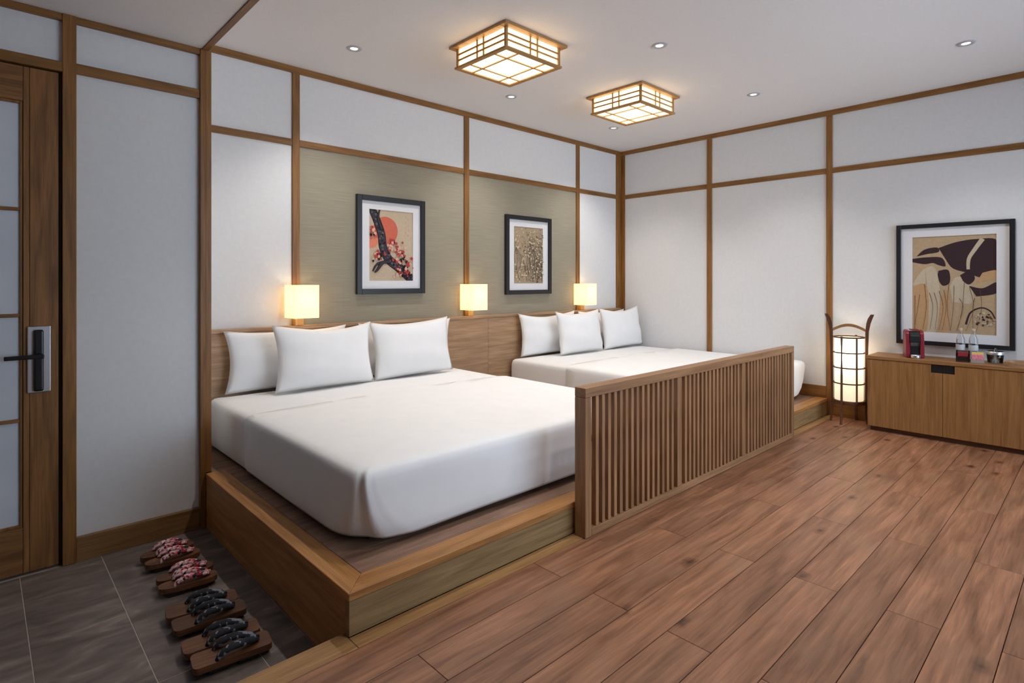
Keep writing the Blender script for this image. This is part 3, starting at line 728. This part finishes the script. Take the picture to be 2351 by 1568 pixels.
s3.poly(cream, curve([(-0.29, 0.0), (-0.22, 0.12), (-0.14, 0.16), (-0.10, 0.05), (-0.09, -0.15), (-0.12, -0.42), (-0.19, -0.42), (-0.18, -0.1)], 6))
s3.poly(ochre, curve([(-0.29, -0.02), (-0.19, 0.0), (-0.17, -0.20), (-0.19, -0.42), (-0.29, -0.42)], 6))
s3.poly(ochre, curve([(-0.08, -0.12), (-0.03, -0.06), (-0.02, -0.30), (-0.05, -0.41), (-0.10, -0.41)], 6))
s3.poly(cream, curve([(-0.02, -0.02), (0.02, 0.06), (0.09, 0.05), (0.14, -0.08), (0.12, -0.16), (0.0, -0.15)], 6))
s3.poly(plum, curve([(0.05, 0.08), (0.12, 0.12), (0.15, 0.05), (0.11, 0.0), (0.07, 0.03)], 5))
s3.poly(plum, curve([(0.11, -0.01), (0.20, -0.03), (0.29, 0.02), (0.29, -0.07), (0.16, -0.10)], 5))
s3.poly(ochre, curve([(0.20, 0.10), (0.29, 0.12), (0.29, 0.05), (0.16, 0.02)], 5))
s3.stroke(plum, curve([(0.09, -0.34), (0.12, -0.24), (0.19, -0.195), (0.25, -0.22), (0.28, -0.28)], 8), 0.014, 0.008)
rn = random.Random(5)
for k in range(60):
    a, r_ = rn.uniform(0, 2*PI), 0.07*rn.random()**.5
    s3.disc(rn.choice((plum, brown, cream, tan)), 0.215+r_*math.cos(a), -0.295+r_*math.sin(a)*0.8, rn.uniform(.005, .012), 5)
for k in range(14):
    u = -0.27+0.035*k
    s3.stroke(brown, curve([(u, -0.02+rn.uniform(-.1, .05)), (u+rn.uniform(-.02, .03), -0.2), (u+rn.uniform(-.05, .05), -0.40)], 6), 0.004, 0.002)
framed('large black-framed print of plum and tan drapery shapes above the sideboard', (0.009, -3.475, 1.295), -PI/2, 0.818, 1.073, w, h, s3, 0.036)

# ------------------------------------------------------------------ floor lantern
fl_ = thing('floor_lantern', 'tall cylindrical paper floor lantern in a dark wood cage with flared horns', 'floor lamp', (-0.185, -2.725, 0.0), math.atan2(-0.686, 0.728)-0.537)
# local x = picture right, local y = away from the camera
bm = bmesh.new(); lathe(bm, [(0.118, 0.215), (0.118, 0.795)], 40, cap=False)
obj('paper_shade', bm, emit('lantern_shade', (1.0, 0.86, 0.62, 1), FLOORLAMP_E, 0.04, 60, (0.6, 0.56, 0.48)), fl_, smooth=True, label='glowing white paper cylinder')
for z, w_ in ((0.800, 0.006), (0.657, 0.0055), (0.517, 0.0055), (0.372, 0.0055)):
    bm = bmesh.new(); lathe(bm, [(0.121, z-w_), (0.129, z-w_), (0.129, z+w_), (0.121, z+w_), (0.121, z-w_)], 40, cap=False); obj('hoop', bm, DARKW('X'), fl_)
bm = bmesh.new(); lathe(bm, [(0.112, 0.180), (0.132, 0.180), (0.132, 0.213), (0.112, 0.213), (0.112, 0.180)], 40, cap=False); obj('base_ring', bm, DARKW('X'), fl_)
for s in (-1, 1):
    prof = [(0.140, 0.0), (0.128, 0.10), (0.128, 0.30), (0.130, 0.70), (0.131, 0.86), (0.138, 0.93), (0.150, 0.975), (0.172, 1.015)]
    inner = [(s*r, z) for r, z in prof]; outer = [(s*(r+wd), z) for (r, z), wd in zip(prof, (0.018, 0.018, 0.020, 0.024, 0.028, 0.034, 0.036, 0.028))]
    bm = bmesh.new(); prism(bm, inner+outer[::-1], 'Y', -0.012, 0.012); obj('horn_post', bm, DARKW('Z'), fl_)
bm = bmesh.new()
ar = [(-0.131+0.262*i/14, 0.880+0.045*math.sin(PI*i/14)) for i in range(15)]
prism(bm, ar+[(x, z-0.026) for x, z in ar[::-1]], 'Y', -0.009, 0.009); obj('arched_handle', bm, wood('handle_oak', (0.20, 0.09, 0.03, 1), (0.36, 0.18, 0.07, 1), 'X', vary=0), fl_)
bulb(fl_, (0, 0, 0.64), 2.6, (1.0, 0.88, 0.72))
for ang, leg in ((-25, True), (27, False), (155, True), (-153, False)):
    a = math.radians(ang); dx, dy = math.sin(a), -math.cos(a)
    bm = bmesh.new()
    if leg: tube(bm, [(dx*r, dy*r, z) for r, z in ((0.150, 0.001), (0.142, 0.05), (0.1385, 0.16), (0.1375, 0.45), (0.1375, 0.812))], [0.012, 0.012, 0.011, 0.010, 0.010], 8)
    else: tube(bm, [(dx*0.1365, dy*0.1365, 0.20), (dx*0.1365, dy*0.1365, 0.80)], 0.0080, 8)
    obj('leg' if leg else 'cage_rib', bm, DARKW('Z'), fl_)

# ------------------------------------------------------------------ sideboard
sb = thing('sideboard', 'low oak sideboard with flat doors and dark finger pulls on the side wall', 'cabinet', (-0.005, -2.92, 0.0))
CL = 2.18; CD = 0.355
box('plinth', -CD+0.03, -0.02, -CL+0.02, -0.02, 0.0, 0.038, DARKW('Y'), sb)
bm = bmesh.new(); bx(bm, -CD+0.022, -0.001, -CL, 0.0, 0.0385, 0.632, 0.001); obj('carcass', bm, CABW('Z'), sb)
box('top', -CD-0.004, -0.001, -CL, 0.004, 0.633, 0.662, CABW('Y'), sb, 0.002)
DW = (CL-0.012)/4
for k in range(4):
    ya, yb = -0.004-DW*k, -0.004-DW*(k+1)+0.003
    nw, nh, zt, zb_ = 0.078, 0.066, 0.629, 0.042
    if k % 2 == 0: pts = [(ya, zb_), (ya, zt), (yb+nw, zt), (yb+nw, zt-nh), (yb, zt-nh), (yb, zb_)]
    else: pts = [(yb, zb_), (yb, zt), (ya-nw, zt), (ya-nw, zt-nh), (ya, zt-nh), (ya, zb_)]
    bm = bmesh.new(); prism(bm, pts, 'X', -CD, -CD+0.0215); dr = obj('cabinet_door', bm, CABW('Z'), sb)
    h0, h1 = (yb+0.001, yb+nw-0.001) if k % 2 == 0 else (ya-nw+0.001, ya-0.001)
    box('finger_pull', -CD+0.006, -CD+0.0212, h0, h1, zt-nh+0.001, zt-0.001, BLACKF, dr, label='dark recessed finger pull')

TOPZ = 0.663
# coffee machine
cm = thing('coffee_machine', 'small red and black capsule coffee machine on the sideboard', 'coffee machine', (-0.20, -3.235, TOPZ), math.radians(20))
RED = plain('red_shell', (0.22, 0.012, 0.025, 1), 0.3); W2 = 0.066
side = [(-0.075, 0.0), (-0.072, 0.03), (-0.060, 0.15), (-0.045, 0.21), (-0.02, 0.232), (0.05, 0.238), (0.085, 0.22), (0.10, 0.15), (0.105, 0.0)]
for s in (-1, 1):
    bm = bmesh.new(); a, b = sorted((s*0.036, s*W2)); prism(bm, side, 'Y', a, b, 0.005); obj('side_shell', bm, RED, cm, label='red side shell')
bm = bmesh.new(); prism(bm, [(-0.045, 0.02), (-0.050, 0.10), (-0.075, 0.135), (-0.065, 0.19), (-0.03, 0.222), (0.05, 0.228), (0.095, 0.14), (0.10, 0.005), (-0.03, 0.005)], 'Y', -0.0355, 0.0355, 0.003); obj('black_core', bm, BLACKP, cm, label='black front')
bm = bmesh.new(); lathe(bm, [(0.034, 0.001), (0.036, 0.010), (0.036, 0.026), (0.033, 0.030)], 24, -0.088, 0); obj('drip_tray', bm, CHROME, cm, smooth=False)
bm = bmesh.new(); bx(bm, -0.03, 0.05, -0.030, 0.030, 0.2345, 0.244, 0.003); obj('lever', bm, RED, cm)
# water bottles
def bottle(x, y, label):
    t = thing('glass_bottle', label, 'bottle', (x, y, TOPZ), 0, None)
    bm = bmesh.new(); lathe(bm, [(0.020, 0.002), (0.031, 0.002), (0.032, 0.01), (0.032, 0.165), (0.028, 0.185), (0.015, 0.215), (0.0125, 0.235), (0.0145, 0.246)], 24, cap=False); obj('bottle_body', bm, BOTTLEG, t, smooth=True)
    bm = bmesh.new(); lathe(bm, [(0.0115, 0.238), (0.0135, 0.2465), (0.0140, 0.262), (0.012, 0.265)], 16); obj('stopper', bm, plain('cork', (0.55, 0.42, 0.30, 1), 0.8), t)
    bm = bmesh.new(); lathe(bm, [(0.0327, 0.085), (0.0327, 0.13)], 24, cap=False); obj('label_band', bm, plain('bottle_label', (0.55, 0.58, 0.60, 1), 0.6), t)
    return t
bottle(-0.115, -3.545, 'clear glass water bottle with cork stopper behind the black tea box')
bottle(-0.115, -3.630, 'clear glass water bottle with cork stopper beside the ice bucket')
# tea box
tb = thing('tea_box', 'small black tea box with red packets standing by the bottles', 'box', (-0.215, -3.575, TOPZ), math.radians(8))
bm = bmesh.new(); bx(bm, -0.055, 0.05, -0.045, 0.045, 0.0, 0.006, 0.001); bx(bm, -0.05, -0.046, -0.045, 0.045, 0.006, 0.045); bx(bm, 0.046, 0.05, -0.045, 0.045, 0.006, 0.085); bx(bm, -0.046, 0.046, -0.045, -0.041, 0.006, 0.07); bx(bm, -0.046, 0.046, 0.041, 0.045, 0.006, 0.07)
obj('tray_box', bm, plain('black_lacquer', (0.018, 0.008, 0.008, 1), 0.35), tb)
for k in range(5):
    bm = bmesh.new(); bx(bm, -0.040+0.017*k, -0.028+0.017*k, -0.036, 0.034-0.006*(k % 2), 0.007, 0.078+0.006*(k % 2), 0.002)
    obj('packet', bm, plain('red_packet' if k % 2 == 0 else 'dark_packet', (0.30, 0.02, 0.025, 1) if k % 2 == 0 else (0.05, 0.02, 0.02, 1), 0.5), tb)
# sachet holder
sh = thing('sachet_holder', 'small holder of pink and yellow sweetener sachets beside the tea box', 'sachet holder', (-0.235, -3.672, TOPZ), math.radians(8))
bm = bmesh.new(); bx(bm, -0.035, 0.035, -0.042, 0.042, 0.0, 0.004); bx(bm, -0.035, -0.032, -0.042, 0.042, 0.004, 0.030); bx(bm, 0.032, 0.035, -0.042, 0.042, 0.004, 0.040)
obj('holder', bm, plain('clear_plastic', (0.35, 0.30, 0.28, 1), 0.3), sh)
PK, YW = plain('pink_paper', (0.75, 0.22, 0.28, 1), 0.7, noise=0.3, nscale=90), plain('yellow_paper', (0.70, 0.55, 0.12, 1), 0.7, noise=0.1)
for k in range(6):
    bm = bmesh.new(); bx(bm, -0.029+0.0095*k, -0.0225+0.0095*k, -0.038, 0.038, 0.005, 0.066 if k < 4 else 0.082, 0.001)
    obj('sachet', bm, PK if k < 4 else YW, sh)
# ice bucket
ib = thing('ice_bucket', 'round clear ice bucket with dark rim band beside the sachets', 'ice bucket', (-0.17, -3.775, TOPZ))
bm = bmesh.new(); lathe(bm, [(0.040, 0.001), (0.048, 0.004), (0.058, 0.095), (0.055, 0.095), (0.045, 0.008), (0.01, 0.008)], 32, cap=False); obj('bowl', bm, glass('bucket_glass', (0.90, 0.92, 0.94, 1)), ib, smooth=True)
bm = bmesh.new(); lathe(bm, [(0.0570, 0.070), (0.0594, 0.096), (0.0560, 0.0975)], 32, cap=False); obj('rim_band', bm, CHROME, ib, smooth=True)
bm = bmesh.new(); tube(bm, [(0.058*math.cos(a), 0.058*math.sin(a)*0.0, 0.09+0.03*math.sin(a)) for a in [PI*i/12 for i in range(13)]], 0.002, 6); obj('bail_handle', bm, CHROME, ib)
# serving tray
tr_ = thing('serving_tray', 'pale wooden serving tray with rounded ends on the sideboard beside the ice bucket', 'tray', (-0.215, -4.06, TOPZ))
bm = bmesh.new(); pts = [(x, y) for x, y, _, _ in rrect(0.11, 0.22, 0.08, 8, 2)]; prism(bm, pts, 'Z', 0.0, 0.008); obj('base', bm, HEADW('Y'), tr_)
bm = bmesh.new(); o_ = [(x, y) for x, y, _, _ in rrect(0.11, 0.22, 0.08, 8, 2)]; i_ = [(x, y) for x, y, _, _ in rrect(0.103, 0.213, 0.073, 8, 2)]
vo_ = [[bm.verts.new((x, y, z)) for x, y in pp] for pp, z in ((o_, 0.0085), (o_, 0.032), (i_, 0.032), (i_, 0.0085))]
for a, b in zip(vo_, vo_[1:]+vo_[:1]):
    for i in range(len(a)): bm.faces.new([a[i], a[(i+1) % len(a)], b[(i+1) % len(a)], b[i]])
obj('rim', bm, HEADW('Y'), tr_)

# ------------------------------------------------------------------ clogs
STR_R = cloth_pattern('red_white_cloth', [srgb(150, 30, 45), srgb(225, 205, 200), srgb(215, 110, 120), srgb(35, 28, 30), srgb(205, 190, 185)], 95)
STR_B = cloth_pattern('black_white_cloth', [srgb(22, 24, 32), srgb(30, 34, 44), srgb(26, 26, 30), srgb(120, 124, 132), srgb(18, 18, 24)], 70)
def make_clog(oval, strap, lab):
    L_, W_ = (0.250, 0.092) if oval else (0.280, 0.108)
    t = thing('clog', lab, 'clog')
    H0, H1 = 0.022, 0.046
    if oval:
        pts = []
        for i in range(32):
            a = 2*PI*i/32; c_, s_ = math.cos(a), math.sin(a)
            pts.append((L_/2*math.copysign(abs(c_)**0.75, c_), W_/2*math.copysign(abs(s_)**0.62, s_)*(1.0+0.06*c_)))
    else: pts = [(x, y) for x, y, _, _ in rrect(L_/2, W_/2, 0.022, 5, 2)]
    bm = bmesh.new(); prism(bm, pts, 'Z', H0, H1); obj('sole', bm, SOLEW('X'), t, label='brown wooden sole')
    for xx in (-0.055, 0.05):
        bm = bmesh.new(); bx(bm, xx-0.032, xx+0.032, -W_/2+0.010, W_/2-0.010, 0.0, H0-0.0003, 0.002); obj('tooth', bm, DARK, t)
    ex, ey, rr = (-0.062, W_/2-0.010, 0.0135) if oval else (-0.060, W_/2-0.014, 0.0140)
    tx = 0.088 if oval else 0.092
    for s in (-1, 1):
        bm = bmesh.new()
        P_ = [(tx, s*0.004, H1+0.008), (tx-0.022, s*0.018, H1+0.020), (tx-0.065, s*0.030, H1+0.029), (ex+0.045, s*(ey-0.006), H1+0.030), (ex+0.012, s*(ey-0.002), H1+0.016), (ex, s*ey, H1-0.002)]
        q = []
        for i in range(len(P_)-1):
            for k in range(3): q.append(tuple(P_[i][c]+(P_[i+1][c]-P_[i][c])*k/3 for c in range(3)))
        q.append(P_[-1]); n_ = len(q)
        tube(bm, q, [rr*(0.60+0.55*math.sin(PI*min(1, (i+1)/n_))) for i in range(n_)], 8, (1.15, 0.8)); obj('strap', bm, strap, t, smooth=True)
    bm = bmesh.new(); tube(bm, [(tx+0.002, 0, H1-0.002), (tx+0.003, 0, H1+0.020)], 0.006, 8); obj('toe_cord', bm, strap, t)
    return t
spots = [(-5.394, -0.938, 2, 1), (-5.393, -1.052, -3, 1), (-5.386, -1.262, -1, 1), (-5.397, -1.363, -7, 1), (-5.405, -1.628, -8, 0), (-5.406, -1.745, -5, 0), (-5.414, -1.935, -6, 0), (-5.411, -2.057, -7, 0)]
ORD = ['nearest', 'second from', 'third from', 'fourth from', 'fifth from', 'sixth from', 'seventh from', 'eighth from']
pr, pb = None, None
for i, (x, y, a, ov) in enumerate(spots):
    lab = ('oval wooden clog with red and white straps, ' if ov else 'broad square-ended wooden clog with dark straps, ')+ORD[i]+' the entry baseboard'
    src = pr if ov else pb
    if src is None:
        o = make_clog(bool(ov), STR_R if ov else STR_B, lab)
        if ov: pr = o
        else: pb = o
    else: o = dup(src, label=lab)
    o.location = (x, y, HT); o.rotation_euler = (0, 0, math.radians(a)); o['label'] = lab; o['group'] = 'wooden clogs on the entry tiles'
